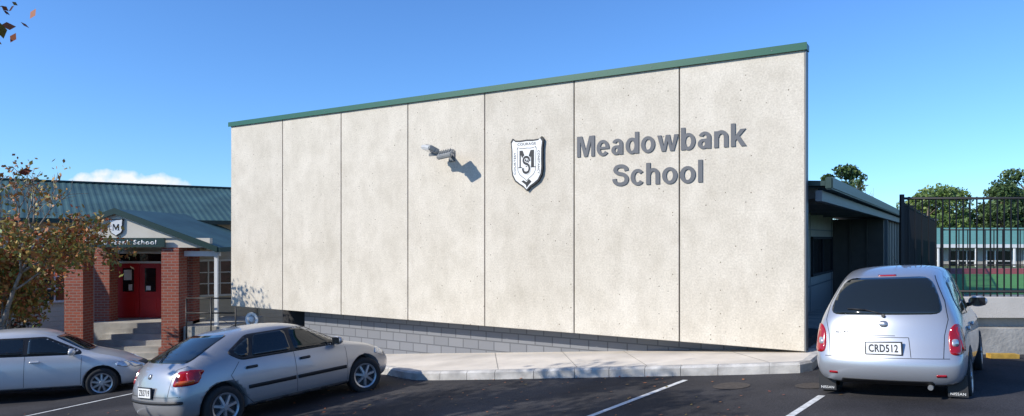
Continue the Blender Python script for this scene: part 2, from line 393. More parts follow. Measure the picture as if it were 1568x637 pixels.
box('base_return',(-12.0,.63,-2.2),(-11.97,1.69,.17),M['block'],hall)
box('hall_body',(-14.3,1.91,-2.2),(-1.5,13.7,2.70),M['clad'],hall)
box('hall_body_front',(-14.3,.19,.33),(-1.5,1.9,4.6),M['clad'],hall)
box('hall_body_upper',(-14.3,1.91,2.71),(-3.3,7.5,4.4),M['clad'],hall)
box('hall_roof',(-14.35,.19,4.61),(-1.8,7.6,4.70),M['roofgreen'],hall)
box('wing_facing_wall',(-1.49,13.7,-1),(0,13.9,2.6),M['brown'],hall)
box('wing_side_wall',(-3.9,13.91,-1),(0,45,2.6),M['brown'],hall)
boxes('wing_battens',[((-1.0,13.66,-.3),(-.96,13.69,2.6)),((-.5,13.66,-.3),(-.46,13.69,2.6))]+[((.003,14.5+i*1.2,-.3),(.02,14.54+i*1.2,2.6)) for i in range(25)],M['brown'],hall)
prism('canopy_roof',[(-3.2,3.06),(.25,2.88),(.25,2.80),(-3.2,2.96)],.25,46,M['dkgreen'],hall)
box('canopy_gutter',(.255,.22,2.74),(.37,46,2.94),M['dkgreen'],hall,bev=.02)
boxes('canopy_beams',[((-1.48,.6+i*2.2,2.62),(.09,.68+i*2.2,2.79)) for i in range(6)]+[((.1,.3,2.56),(.2,45,2.73))],M['grey'],hall)
boxes('canopy_posts',[((.08,12.9,-.2),(.18,13.0,2.55)),((.08,20,-.4),(.18,20.1,2.55)),((.08,27,-.4),(.18,27.1,2.55))],M['grey'],hall)
box('side_window_glass',(-1.5,9.6,.95),(-1.47,13.2,1.95),M['glass'],hall)
boxes('side_window_frame',[((-1.5,y,.9),(-1.44,y+.07,2.0)) for y in (9.55,11.3,13.2)]+[((-1.5,9.55,.88),(-1.44,13.27,.95)),((-1.5,9.55,1.95),(-1.44,13.27,2.02))],M['dark'],hall)
boxes('side_clad_lines',[((-1.499,y,-.4),(-1.488,y+.03,2.6)) for y in (8.2,9.4,13.35)]+[((-1.499,.3,.60),(-1.488,13.6,.63)),((-1.499,.3,2.2),(-1.488,13.6,2.23))],M['grey'],hall)
letters('lettering_name',"Meadowbank",M['letter'],hall,-4.03,-.004,3.49,3.12,.385,.014)
letters('lettering_school',"School",M['letter'],hall,-3.30,-.004,2.92,1.66,.385,.014)
def shield(cx,cz,w,h):
    top=[(-.5,.44),(-.44,.5),(-.38,.462),(-.2,.452),(0,.462),(.2,.452),(.38,.462),(.44,.5),(.5,.44)]
    right=[(.475,.3),(.47,.1),(.475,-.08),(.45,-.2),(.36,-.31),(.22,-.38),(.10,-.43),(0,-.5)]
    pts=top+right+[(-x,z) for x,z in right[:-1]][::-1]
    return [(cx+x*w,cz+z*h) for x,z in pts]
cx,cz=-5.11,3.415
prism('crest_backing',shield(cx,cz,.755,1.055),-.055,-.012,M['black'],hall)
prism('crest_plate',shield(cx,cz,.69,.98),-.062,-.0552,M['white'],hall)
def ringpoly(o,i_,y,bm):
    A=[bm.verts.new((x,y,z)) for x,z in o];B=[bm.verts.new((x,y,z)) for x,z in i_]
    for k in range(len(o)): bm.faces.new((A[k],A[(k+1)%len(o)],B[(k+1)%len(o)],B[k]))
bm=bmesh.new(); ringpoly(shield(cx,cz+.01,.45,.68),shield(cx,cz+.01,.43,.655),-.0635,bm)
bmesh.ops.recalc_face_normals(bm,faces=bm.faces); obj('crest_inner_line',bm,M['black'],hall)
def crest_m(nm,cx,mz,s,y,par):
    bm=bmesh.new(); hh=.30*s; X=lambda a:cx+a*s; Z=lambda a:mz+a*s
    prism_bm(bm,[(X(-.15),Z(0)),(X(-.15),Z(.3)),(X(-.085),Z(.3)),(X(0),Z(.10)),(X(.085),Z(.3)),(X(.155),Z(.3)),(X(.155),Z(0)),(X(.095),Z(0)),(X(.095),Z(.2)),(X(.012),Z(0)),(X(-.012),Z(0)),(X(-.125),Z(.23)),(X(-.125),Z(0))],y-.004,y)
    for a,b in ((-.18,-.095),(.065,.185)): prism_bm(bm,[(X(a),Z(-.014)),(X(b),Z(-.014)),(X(b),Z(-.001)),(X(a),Z(-.001))],y-.0045,y)
    bmesh.ops.recalc_face_normals(bm,faces=bm.faces); obj(nm,bm,M['black'],par)
crest_m('crest_m',cx,cz-.05,1.08,-.0622,hall)
def s_shape(name,m,y,w):
    bm=bmesh.new(); _,o,i_=spline(Sp,w); fx=lambda p:(cx-.01+(p[0]-.36)*.26,cz-.19+p[1]*.36)
    A=[bm.verts.new((fx(p)[0],y,fx(p)[1])) for p in o];B=[bm.verts.new((fx(p)[0],y,fx(p)[1])) for p in i_]
    for j in range(len(A)-1): bm.faces.new((A[j],A[j+1],B[j+1],B[j]))
    bmesh.ops.recalc_face_normals(bm,faces=bm.faces); obj(name,bm,m,hall)
s_shape('crest_s_halo',M['white'],-.0675,.125); s_shape('crest_s',M['black'],-.0685,.08)
text('crest_word_top',"COURAGE",M['black'],hall,(cx,-.064,cz+.375),.42,.05,ext=.002,bold=.0,anchor='C')
text('crest_word_l',"COURTESY",M['black'],hall,(cx-.25,-.064,cz+.03),.44,.045,rot=(math.pi/2,math.radians(-90),0),ext=.002,bold=.0,anchor='C')
text('crest_word_r',"CONSTANCY",M['black'],hall,(cx+.25,-.064,cz+.03),.46,.045,rot=(math.pi/2,math.radians(90),0),ext=.002,bold=.0,anchor='C')
prism('crest_flame',[(cx-.12,cz-.33),(cx-.07,cz-.31),(cx,cz-.35),(cx+.05,cz-.29),(cx+.11,cz-.34),(cx+.03,cz-.42),(cx,cz-.46),(cx-.02,cz-.40)],-.066,-.0622,M['black'],hall)
fl=empty('floodlight_bracket'); fl.parent=hall; fl.location=(-6.98,0,3.70); fl.scale=(.95,.9,.95)
boxes('plate',[((-.08,-.03,-.12),(.08,-.001,.12)),((-.03,-.45,-.025),(.03,-.03,.025)),((-.30,-.48,-.03),(.30,-.43,.03))],M['grey'],fl,bev=.004)
for sx_,rot in ((-.21,(-20,10,-20)),(.19,(24,-10,16))):
    bm=bmesh.new(); bbox(bm,(-.17,-.19,-.04),(.17,.16,.05),.02)
    for k in range(5): bbox(bm,(-.12+k*.055,-.12,.05),(-.11+k*.055,.12,.085))
    bbox(bm,(-.19,-.02,-.03),(-.172,.02,.03)); bbox(bm,(.172,-.02,-.03),(.19,.02,.03))
    o=obj('lamp_head',bm,M['steel'],fl); o.location=(sx_,-.50,.09 if sx_<0 else -.02); o.rotation_euler=[math.radians(a) for a in rot]
    box('lens',(-.14,-.16,-.046),(.14,.13,-.0405),M['clearlens'],o)
bm=bmesh.new(); tube(bm,(0,0,0),(0,-.05,0),.2,.19,28); tube(bm,(0,-.05,0),(0,-.08,0),.12,.02,28); tube(bm,(0,.02,0),(0,.02,-1.6),.03,.03,8)
o=obj('round_convex_mirror',bm,M['white'],None); q=hallp(-13.75,.25); o.location=(q[0]-.02,q[1],-.18); o.rotation_euler=(0,0,math.radians(-15))

# ---------------------------------------------------------------- old building
old=empty('weatherboard_school_building',(-11.17,26.5,0),math.radians(34.9))
ZG=-1.75
box('main_wall',(-14,0,ZG-.3),(9,7.8,2.56),M['cream'],old)
box('base_boards',(-14.02,-.03,ZG-.3),(9,-.001,-.75),M['cream'],old)
def corr_roof(name,x0,x1,y0,z0,y1,z1,m,parent,pitch=.16,amp=.018):
    bm=bmesh.new(); n=int((x1-x0)/pitch*4); pr=None
    for i in range(n+1):
        x=x0+(x1-x0)*i/n; dz=amp*math.sin(2*math.pi*x/pitch)
        v=[bm.verts.new((x,y0,z0+dz)),bm.verts.new((x,y1,z1+dz))]
        if pr: bm.faces.new((pr[0],v[0],v[1],pr[1]))
        pr=v
    return obj(name,bm,m,parent)
corr_roof('roof_front',-14.5,9.5,-.55,2.62,4,4.15,M['roofgreen'],old,pitch=.22,amp=.009)
corr_roof('roof_back',-14.5,9.5,8.5,2.62,4,4.15,M['roofgreen'],old,pitch=.22,amp=.009)
box('roof_ridge',(-14.5,3.86,4.13),(9.5,4.14,4.19),M['dkgreen'],old)
box('gutter',(-14.5,-.66,2.48),(9.5,-.56,2.63),M['dkgreen'],old)
box('eave_soffit',(-14.4,-.55,2.57),(9.4,-.01,2.60),M['creamp'],old)
def window(parent,x0,x1,z0,z1,y,nx,nz,gm,name='window'):
    w=empty(name); w.parent=parent
    box('pane',(x0,y-.02,z0),(x1,y-.005,z1),gm,w)
    L_=[]
    t=.07
    L_+=[((x0-t,y-.08,z0-t),(x1+t,y-.001,z0)),((x0-t,y-.08,z1),(x1+t,y-.001,z1+t)),((x0-t,y-.08,z0),(x0,y-.001,z1)),((x1,y-.08,z0),(x1+t,y-.001,z1))]
    for i in range(1,nx): xx=x0+(x1-x0)*i/nx; L_.append(((xx-.022,y-.055,z0),(xx+.022,y-.021,z1)))
    for i in range(1,nz): zz=z0+(z1-z0)*i/nz; L_.append(((x0,y-.05,zz-.018),(x1,y-.0215,zz+.018)))
    boxes('frame',L_,M['white'],w)
gred=mat('curtained_glass',(.07,.025,.025),.1,var=.8,scale=2.5)
window(old,-.60,1.45,-.12,1.12,0,5,3,gred)
window(old,1.9,3.6,-.12,1.12,0,4,3,gred)
window(old,-8.5,-6.2,-.1,1.1,0,5,3,M['glass'])
window(old,-12,-9.4,-.1,1.1,0,5,3,M['glass'])
window(old,-5.8,-4.2,-.1,1.1,0,4,3,M['glass'])
boxes('air_conditioner',[((-.35,-.42,1.55),(.5,-.01,2.0))],M['white'],old,bev=.02)
bm=bmesh.new(); tube(bm,(.2,-.425,1.78),(.2,-.435,1.78),.17,.17,20); obj('ac_fan_grille',bm,M['grey'],old)
bm=bmesh.new(); tube(bm,(1.62,-.1,2.5),(1.62,-.1,-1.5),.04,.04,8); obj('downpipe',bm,M['white'],old)
po=empty('entrance_porch'); 
F=-.75
boxes('front_pillars',[((-13.6,21.5,-2.0),(-13.03,22.05,1.68)),((-10.65,21.5,-2.0),(-10.12,22.05,1.68))],M['brick'],po)
boxes('rear_pillars',[((-13.75,23.3,-2.0),(-13.25,23.8,1.68)),((-10.95,23.3,-2.0),(-10.5,23.8,1.68))],M['brick'],po)
boxes('pillar_bases',[((-13.66,21.44,-2.0),(-12.97,22.11,-1.35)),((-10.71,21.44,-2.0),(-10.06,22.11,-1.35))],M['brick'],po)
boxes('porch_beams',[((-13.6,21.55,1.69),(-9.2,21.75,1.98)),((-13.6,21.76,1.69),(-13.4,24.3,1.95)),((-10.7,21.76,1.69),(-10.5,24.3,1.95))],M['creamp'],po)
prism('gable_infill',[(-13.5,1.985),(-9.95,1.985),(-9.95,2.02),(-12.0,2.74),(-13.5,2.2)],21.5,21.56,M['creamp'],po)
def slope(x): return 2.86-.375*abs(x+12.0)
for nm,xa,xb in (('left',-13.75,-12.0),('right',-12.0,-8.9)):
    prism('porch_roof_'+nm,[(xa,slope(xa)),(xb,slope(xb)),(xb,slope(xb)-.06),(xa,slope(xa)-.06)],21.42,26.4,M['roofgreen'],po)
    prism('bargeboard_'+nm,[(xa,slope(xa)+.03),(xb,slope(xb)+.03),(xb,slope(xb)-.15),(xa,slope(xa)-.15)],21.36,21.415,M['dkgreen'],po)
box('porch_gutter',(-8.95,21.38,1.56),(-8.82,26,1.70),M['dkgreen'],po)
box('side_canopy_beam',(-10.1,21.8,1.42),(-9.0,21.9,1.58),M['white'],po)
box('side_canopy_post',(-9.15,21.75,-1.9),(-9.05,21.85,1.45),M['white'],po)
box('sign_board',(-13.25,21.40,1.71),(-10.5,21.46,1.975),M['dkgreen'],po)
text('sign_lettering',"Meadowbank School",M['white'],po,(-12.9,21.398,1.785),2.15,.135,ext=.004,bold=.015)
prism('porch_crest_border',shield(-12.0,2.30,.43,.55),21.452,21.49,M['black'],po)
prism('porch_crest',shield(-12.0,2.30,.38,.49),21.446,21.4515,M['white'],po)
crest_m('porch_crest_m',-12.0,2.22,.62,21.4455,po)
box('vestibule_wall',(-14.0,24.3,-1.9),(-11.75,26.6,2.0),M['cream'],po)
boxes('porch_floor',[((-13.6,22.75,-1.9),(-10.5,24.29,F))],M['oldconc'],po)
boxes('steps',[((-13.0,21.45+i*.25,-2.0),(-10.68,22.749,F-.16*(6-i))) for i in range(6)],M['oldconc'],po,bev=.008)
box('planter_wall',(-10.02,21.6,-1.9),(-8.6,24.5,-.72),M['oldconc'],po)
boxes('door_frame',[((-13.62,24.2,F),(-13.52,24.29,1.45)),((-11.98,24.2,F),(-11.88,24.29,1.45)),((-13.52,24.2,1.12),(-11.98,24.29,1.19)),((-13.62,24.2,1.451),(-11.88,24.29,1.52))],M['white'],po)
box('transom_glass',(-13.52,24.25,1.19),(-11.98,24.27,1.45),M['glass'],po)
boxes('red_doors',[((-13.51,24.22,F+.01),(-12.755,24.27,1.115)),((-12.745,24.22,F+.01),(-11.99,24.27,1.115))],M['redpaint'],po,bev=.01)
boxes('door_panes',[((-13.30,24.20,.15),(-12.93,24.219,.95)),((-12.55,24.20,.15),(-12.18,24.219,.95))],M['glass'],po)
boxes('door_notices',[((-13.26,24.19,.55),(-13.0,24.199,.9)),((-12.5,24.19,.2),(-12.35,24.199,.35)),((-13.1,24.19,.2),(-12.98,24.199,.4))],M['white'],po)
boxes('door_panels',[((-13.36,24.205,-.6),(-12.9,24.219,-.05)),((-12.6,24.205,-.6),(-12.14,24.219,-.05))],M['redpaint'],po,bev=.005)
bm=bmesh.new()
for z in (-.3,.15): tube(bm,(-9.9,21.5,z),(-8.4,21.55,z),.022,.022,8)
for x in (-9.9,-9.15,-8.4): tube(bm,(x,21.52,-1.7),(x,21.52,.17),.022,.022,8)
obj('handrail',bm,M['black'],po)

# ---------------------------------------------------------------- court side
ct=empty('raised_sports_court')
CZ=.93
A=Vector((6.70,12.1)); e2=Vector((.5341,.8454)); B=A+e2*15; Cc=Vector((45,24.8)); Dd=Vector((45,11.3))
poly=[A,Dd,Cc,B]
bm=bmesh.new(); T_=[bm.verts.new((p.x,p.y,CZ)) for p in poly];Bt=[bm.verts.new((p.x,p.y,-1.9)) for p in poly]
bm.faces.new(T_)
for i in range(4): bm.faces.new((T_[i],Bt[i],Bt[(i+1)%4],T_[(i+1)%4]))
bmesh.ops.recalc_face_normals(bm,faces=bm.faces); obj('retaining_wall',bm,M['oldconc'],ct)
def flat(name,pts,z,m,parent=None):
    bm=bmesh.new(); bm.faces.new([bm.verts.new((p[0],p[1],z)) for p in pts])
    o=obj(name,bm,m,parent)
    if o.data.polygons[0].normal.z<0: o.data.flip_normals()
    return o
flat('turf',[(8,13.0),(44,12.2),(44,20.5),(12.2,20.5)],CZ+.004,M['turf'],ct)
flat('red_surround',[(12.3,20.6),(44,20.6),(44,24.5),(14.6,24.5)],CZ+.004,M['redtrack'],ct)
def longbox(name,p,q,w,z0,z1,m,parent):
    p=Vector(p);q=Vector(q);d=(q-p).normalized();n=Vector((-d.y,d.x))*w/2
    bm=bmesh.new(); c=[p-n,q-n,q+n,p+n]; T=[bm.verts.new((v.x,v.y,z1)) for v in c];Bq=[bm.verts.new((v.x,v.y,z0)) for v in c]
    bm.faces.new(T);bm.faces.new(Bq[::-1])
    for i in range(4): bm.faces.new((T[i],Bq[i],Bq[(i+1)%4],T[(i+1)%4]))
    bmesh.ops.recalc_face_normals(bm,faces=bm.faces); return obj(name,bm,m,parent)
off=Vector((0,-.12))
longbox('coping',A+off*.4,Dd+off*.4,.3,CZ-.30,CZ+.03,M['path'],ct)
longbox('lower_ledge',A+Vector((.5,-.16)),Dd+Vector((0,-.16)),.3,-.6,.46,M['oldconc'],ct)
longbox('wheel_stop_block',(7.62,11.32),(8.05,11.29),.14,-.1,.12,M['yellow'],None)
def fence(name,p,q,z0,z1,sp=.115,r=.009):
    p=Vector(p);q=Vector(q);d=(q-p);n=int(d.length/sp); bm=bmesh.new()
    for i in range(n+1):
        c=p+d*i/n; rr=.028 if i%22==0 else r
        bbox(bm,(c.x-rr,c.y-rr,z0),(c.x+rr,c.y+rr,z1+(.04 if i%22==0 else 0)))
    for z in (z0+.12,z1-.03):
        tube(bm,(p.x,p.y,z),(q.x,q.y,z),.022,.022,4)
    return obj(name,bm,M['black'],None)
fence('metal_bar_fence',A+Vector((.03,.12)),Vector((20,11.85)),CZ,2.68)
fence('metal_bar_fence.001',A+Vector((.1,.25)),A+e2*14.5+Vector((.1,0)),CZ,2.60)
fence('metal_bar_fence.002',B+Vector((.2,-.2)),Vector((44,24.5)),CZ,2.3,sp=.3,r=.012)
cb=empty('distant_classroom_building',(42,62,0),math.radians(-4))
box('walls',(-18,0,-2.5),(30,9,1.45),M['clad'],cb)
M['roof3']=mat('pale_green_iron',(.13,.30,.24),.5,var=.1)
o=prism('roof',[(-.8,1.4),(4.5,3.0),(9.8,1.4),(9.8,1.3),(-.8,1.3)],-19,31,M['roof3'],cb)
for v in o.data.vertices: v.co=Vector((v.co.y,v.co.x,v.co.z))
o.data.flip_normals()
box('fascia',(-19,-.95,1.2),(31,-.85,1.5),M['white'],cb)
boxes('windows',[((-16+i*3.1,-.04,-.9),(-13.8+i*3.1,-.01,.9)) for i in range(14)],M['glass'],cb)
boxes('window_frames',[((-16+i*3.1+k,-.09,-.95),(-15.92+i*3.1+k,-.041,.95)) for i in range(14) for k in (0,.72,1.45,2.12)]+[((-16+i*3.1,-.09,.0),(-13.8+i*3.1,-.05,.07)) for i in range(14)],M['white'],cb)
boxes('veranda_posts',[((-18+i*3.1,-2.1,-2.5),(-17.88+i*3.1,-1.98,1.15)) for i in range(15)],M['white'],cb)
sh=empty('white_utility_shed',(30.5,52,0))
box('walls',(-.9,0,-2),(.6,2.4,3.3),M['white'],sh); box('roof',(-1.,-.2,3.3),(.7,2.6,3.42),M['grey'],sh)

# ---------------------------------------------------------------- vegetation
def leaves(bm,pts,size,mi=0,rnd=random,flatn=False):
    for p in pts:
        s=size*rnd.uniform(.6,1.35); n=Vector((rnd.gauss(0,1),rnd.gauss(0,1),rnd.gauss(0,1))).normalized()
        if flatn: n=(Vector((-.09,.037,1))+n*.15).normalized()
        t=n.orthogonal().normalized(); t=Matrix.Rotation(rnd.uniform(0,6.28),3,n)@t; b=n.cross(t)
        vs=[bm.verts.new(p+t*s*.5),bm.verts.new(p+b*s*.3),bm.verts.new(p-t*s*.5),bm.verts.new(p-b*s*.3)]
        f=bm.faces.new(vs); f.material_index=mi
def branch(bm,p,d,l,r,depth,tips,rnd,spread=.55,up=.12,n=2,mid=True):
    segs=3; q=p
    for i in range(segs):
        d2=(d+Vector((rnd.gauss(0,.1),rnd.gauss(0,.1),rnd.gauss(0,.07)+up*.3))).normalized()
        q2=q+d2*l/segs; tube(bm,q,q2,r*(1-.3*i/segs),r*(1-.3*(i+1)/segs),6 if r>.02 else 3); q=q2;d=d2
        if depth<=2: tips.append(q2.copy())
        if mid and depth>0 and i==1:
            a=rnd.uniform(0,6.28); o=d.orthogonal().normalized(); o=Matrix.Rotation(a,3,d)@o
            branch(bm,q,(d+o*1.0).normalized(),l*.6,r*.5,depth-1,tips,rnd,spread,up,n,mid)
    if depth==0: tips.append(q.copy()); return
    for k in range(n+(rnd.random()<.4)):
        a=rnd.uniform(0,6.28); o=d.orthogonal().normalized(); o=Matrix.Rotation(a,3,d)@o
        branch(bm,q,(d+o*spread*rnd.uniform(.7,1.4)+Vector((0,0,up))).normalized(),l*rnd.uniform(.65,.85),r*.62,depth-1,tips,rnd,spread,up,n,mid)
def tree(name,base,h,r,depth,seed,lm,lsize,per,keep=1.,spread=.55,barkm='bark',jit=.18,lean=(0,0),l0=.34,filt=None,extra=None,up=.12):
    rnd=random.Random(seed); root=empty(name,base); bm=bmesh.new(); tips=[]
    branch(bm,Vector((0,0,-.1)),Vector((lean[0],lean[1],1)).normalized(),h*l0,r,depth,tips,rnd,spread=spread,up=up)
    small=[]
    if extra:
        for p,q,k in extra:
            p=Vector(p);q=Vector(q); tube(bm,p,p.lerp(q,.5)+Vector((0,0,.15)),.05,.03,6); tube(bm,p.lerp(q,.5)+Vector((0,0,.15)),q,.03,.008,6)
            for j in range(k):
                e=q+Vector((rnd.gauss(-.05,.16),rnd.gauss(0,.2),rnd.gauss(0,.12))); tube(bm,q.lerp(p,.1),e,.006,.003,3); small+= [e,q.lerp(e,.6)]
    obj('trunk_and_branches',bm,M[barkm],root)
    if per:
        bm=bmesh.new(); pts=[]
        for t in tips:
            if rnd.random()<keep and (filt is None or filt(t,rnd)):
                for k in range(per): pts.append(t+Vector((rnd.gauss(0,jit),rnd.gauss(0,jit),rnd.gauss(0,jit))))
        leaves(bm,pts,lsize,rnd=rnd)
        leaves(bm,[t+Vector((rnd.gauss(0,.05),rnd.gauss(0,.05),rnd.gauss(0,.05))) for t in small for k in range(5)],.085,rnd=rnd)
        obj('leaves',bm,M[lm],root)
    return root
tree('autumn_tree',(-11.5,16.4,-1.5),6.2,.085,5,11,'leafyel',.12,7,.85,spread=.66,barkm='bark2',jit=.16,l0=.25,up=.05,filt=lambda t,r:t.z<3.9 or r.random()<.12)
tree('autumn_tree.001',(-12.7,18.2,-1.5),6.2,.075,5,5,'leafred',.12,5,.6,spread=.6,barkm='bark2',jit=.15,l0=.24,up=.05,filt=lambda t,r:t.z<4.0 or r.random()<.15)
g0=G(-7.3,4.6)
tree('street_tree',(-7.3,4.6,g0),7.6,.17,5,21,'leafred',.15,7,.9,spread=.62,jit=.25,l0=.30,extra=[((0,0,2.6),(2.50,1.95,4.22-g0),6)],
   filt=lambda t,r:not((t.y+4.6)>3 and (t.x-7.3)/(t.y+4.6)>-.76 and (t.z+g0-1.95)/(t.y+4.6)<.45))
tree('bare_tree',(-27.6,40,-1.5),9.4,.16,5,3,None,0,0,spread=.55,barkm='bark2',l0=.26)
tree('bare_tree.001',(21.5,44,-1),7.4,.06,4,9,None,0,0,spread=.4,barkm='bark2',l0=.29)
def crown_tree(name,base,h,rx,n,lm,size,seed,conic=False,trunk=.25):
    rnd=random.Random(seed); root=empty(name,base); bm=bmesh.new()
    tube(bm,(0,0,-.3),(0,0,h*.8),trunk,trunk*.35,8)
    cl=[]
    for i in range(26):
        t=rnd.uniform(.28,1); rr=rx*(1-t)*1.5 if conic else rx*math.sqrt(max(.05,1-((t-.62)/.42)**2))
        a=rnd.uniform(0,6.28); q=Vector((math.cos(a)*rr*rnd.uniform(.45,.95),math.sin(a)*rr*rnd.uniform(.45,.95),h*t))
        tube(bm,(0,0,h*t*.75),q,trunk*.22,.02,4); cl.append((q,rx*rnd.uniform(.22,.42)))
    if conic: cl+= [(Vector((0,0,h*(.85+.06*k))),rx*.25*(1-.25*k)) for k in range(3)]
    obj('trunk_and_branches',bm,M['bark'],root)
    bm=bmesh.new(); pts=[]
    for q,rr in cl:
        for k in range(n//26):
            v=Vector((rnd.gauss(0,1),rnd.gauss(0,1),rnd.gauss(0,1))).normalized()*rr*rnd.uniform(.5,1.05); v.z*=.65
            pts.append(q+v)
    leaves(bm,pts,size,rnd=rnd); obj('leaves',bm,M[lm],root)
crown_tree('pine_tree',(23.2,50,-1.5),8.4,1.9,5200,'leafdark',.28,2,trunk=.2)
crown_tree('broadleaf_tree',(47,80,-2),9.0,4.6,9000,'leafgreen',.38,31)
crown_tree('broadleaf_tree.001',(60,84,-2),9.2,5.0,8000,'leafgreen',.40,32)
crown_tree('cypress_tree',(52.5,76,-2),9.9,2.9,6000,'leafdark',.33,33,conic=True)
crown_tree('cypress_tree.001',(55,78,-2),9.3,3.8,7500,'leafdark',.33,36)
crown_tree('pine_tree.001',(57.5,78,-2),11.2,4.6,8000,'leafdark',.35,34)
crown_tree('broadleaf_tree.002',(65,78,-2),11,5.0,8000,'leafgreen',.42,35)
crown_tree('broadleaf_tree.003',(72,84,-2),10.5,5.0,6000,'leafdark',.42,38)
crown_tree('broadleaf_tree.004',(52,86,-2),9.2,5.4,8000,'leafgreen',.42,39)
def bush(name,base,rx,rz,n,lm,size,seed):
    rnd=random.Random(seed); root=empty(name,base); bm=bmesh.new()
    for i in range(8): tube(bm,(0,0,0),(rnd.uniform(-.6,.6)*rx,rnd.uniform(-.6,.6)*rx,rz*rnd.uniform(.6,1.2)),.02,.008,4)
    obj('stems',bm,M['bark'],root); bm=bmesh.new(); pts=[]
    for i in range(n):
        v=Vector((rnd.gauss(0,1),rnd.gauss(0,1),rnd.gauss(0,1))).normalized()*rnd.uniform(.5,1.1)
        pts.append(Vector((v.x*rx,v.y*rx,rz*.8+v.z*rz*.8)))
    leaves(bm,pts,size,rnd=rnd); obj('leaves',bm,M[lm],root)
M['leafshrub']=leaf_mat('shrub_leaves',(.012,.02,.010),(.04,.05,.02),(.03,.02,.015))
bush('shrub',(-14.3,20.0,-1.6),.9,.9,1800,'leafshrub',.11,1)
bush('shrub.001',(-15.9,20.4,-1.6),1.1,1.0,1800,'leafshrub',.11,2)
bush('shrub.002',(-8.0,20.2,-1.5),.45,.35,500,'leafyel',.09,3)
bush('shrub.003',(-8.9,20.9,-1.5),.45,.4,500,'leafgreen',.09,4)
bush('shrub.004',(-7.4,19.5,-1.45),.35,.3,400,'leafgreen',.08,5)
sheet('garden_bed',[-20,-16,-13.7],[19,20,21,22,26],M['soil'],.03)
sheet('garden_bed.001',[-10,-9.5,-8,-7],[19.3,20.3,22,24],M['soil'],.03)
rf=random.Random(4); bm=bmesh.new(); pts=[]
for i in range(420):
    x=rf.uniform(-9,3.5) if i%3 else rf.gauss(-1,2.5); y=rf.uniform(6.5,13)-.12*x
    if y>12.4-.42*max(x,-2): continue
    pts.append(Vector((x,y,G(x,y)+.014)))
leaves(bm,pts,.055,rnd=rf,flatn=True); obj('fallen_leaves',bm,M['leafred'])

# ---------------------------------------------------------------- cars
def interp(tab,x):
    if x<=tab[0][0]: return tab[0][1]
    for (a,b),(c,d) in zip(tab,tab[1:]):
        if x<=c: return b+(d-b)*(x-a)/(c-a)
    return tab[-1][1]
def rpoly(pts,r=.05,n=4):
    out=[];N=len(pts)
    for i in range(N):
        p=Vector(pts[i]);a=Vector(pts[i-1]);b=Vector(pts[(i+1)%N])
        ra=min(r,(a-p).length*.45); rb=min(r,(b-p).length*.45)
        s=p+(a-p).normalized()*ra; e=p+(b-p).normalized()*rb
        for k in range(n+1):
            t=k/n; out.append(s*(1-t)**2+p*2*t*(1-t)+e*t*t)
    return out
def wheel(parent,x,y,R,rw,side,spokes,rimm,steer=0):
    w=empty('wheel'); w.parent=parent; w.location=(x,y,R); w.rotation_euler=(0,0,steer)
    prof=[(R*.66,-rw*.42),(R*.80,-rw*.5),(R*.95,-rw*.48),(R,-rw*.36),(R,rw*.36),(R*.95,rw*.48),(R*.80,rw*.5),(R*.66,rw*.42)]
    n=40; bm=bmesh.new(); rings=[]
    for i in range(n):
        a=2*math.pi*i/n; rings.append([bm.verts.new((math.cos(a)*p,q,math.sin(a)*p)) for p,q in prof])
    for i in range(n):
        for j in range(len(prof)-1): bm.faces.new((rings[i][j],rings[i][j+1],rings[(i+1)%n][j+1],rings[(i+1)%n][j]))
    bmesh.ops.recalc_face_normals(bm,faces=bm.faces); obj('tyre',bm,M['rubber'],w,smooth=True)
    s=side; bm=bmesh.new()
    tube(bm,(0,-s*rw*.2,0),(0,s*rw*.24,0),R*.66,R*.64,32); obj('wheel_disc',bm,M['plastic'],w)
    bm=bmesh.new()
    pr=[(R*.70,rw*.40),(R*.68,rw*.47),(R*.60,rw*.42),(R*.58,rw*.30)]
    rings=[]
    for i in range(n):
        a=2*math.pi*i/n; rings.append([bm.verts.new((math.cos(a)*p,s*q,math.sin(a)*p)) for p,q in pr])
    for i in range(n):
        for j in range(3): bm.faces.new((rings[i][j],rings[i][j+1],rings[(i+1)%n][j+1],rings[(i+1)%n][j]))
    for k in range(spokes):
        a=2*math.pi*k/spokes+.2; dx,dz=math.cos(a),math.sin(a); px,pz=-dz,dx
        V=[]
        for rr,ww,yy in ((R*.10,R*.10,rw*.45),(R*.62,R*.085,rw*.40)):
            V.append([bm.verts.new((dx*rr+px*ww*q,s*(yy-dd),dz*rr+pz*ww*q)) for q,dd in ((-1,.03),(-.6,0),(.6,0),(1,.03))])
        for j in range(3): bm.faces.new((V[0][j],V[0][j+1],V[1][j+1],V[1][j]))
    tube(bm,(0,s*rw*.2,0),(0,s*rw*.5,0),R*.17,R*.13,16)
    bmesh.ops.recalc_face_normals(bm,faces=bm.faces); obj('rim',bm,rimm,w)
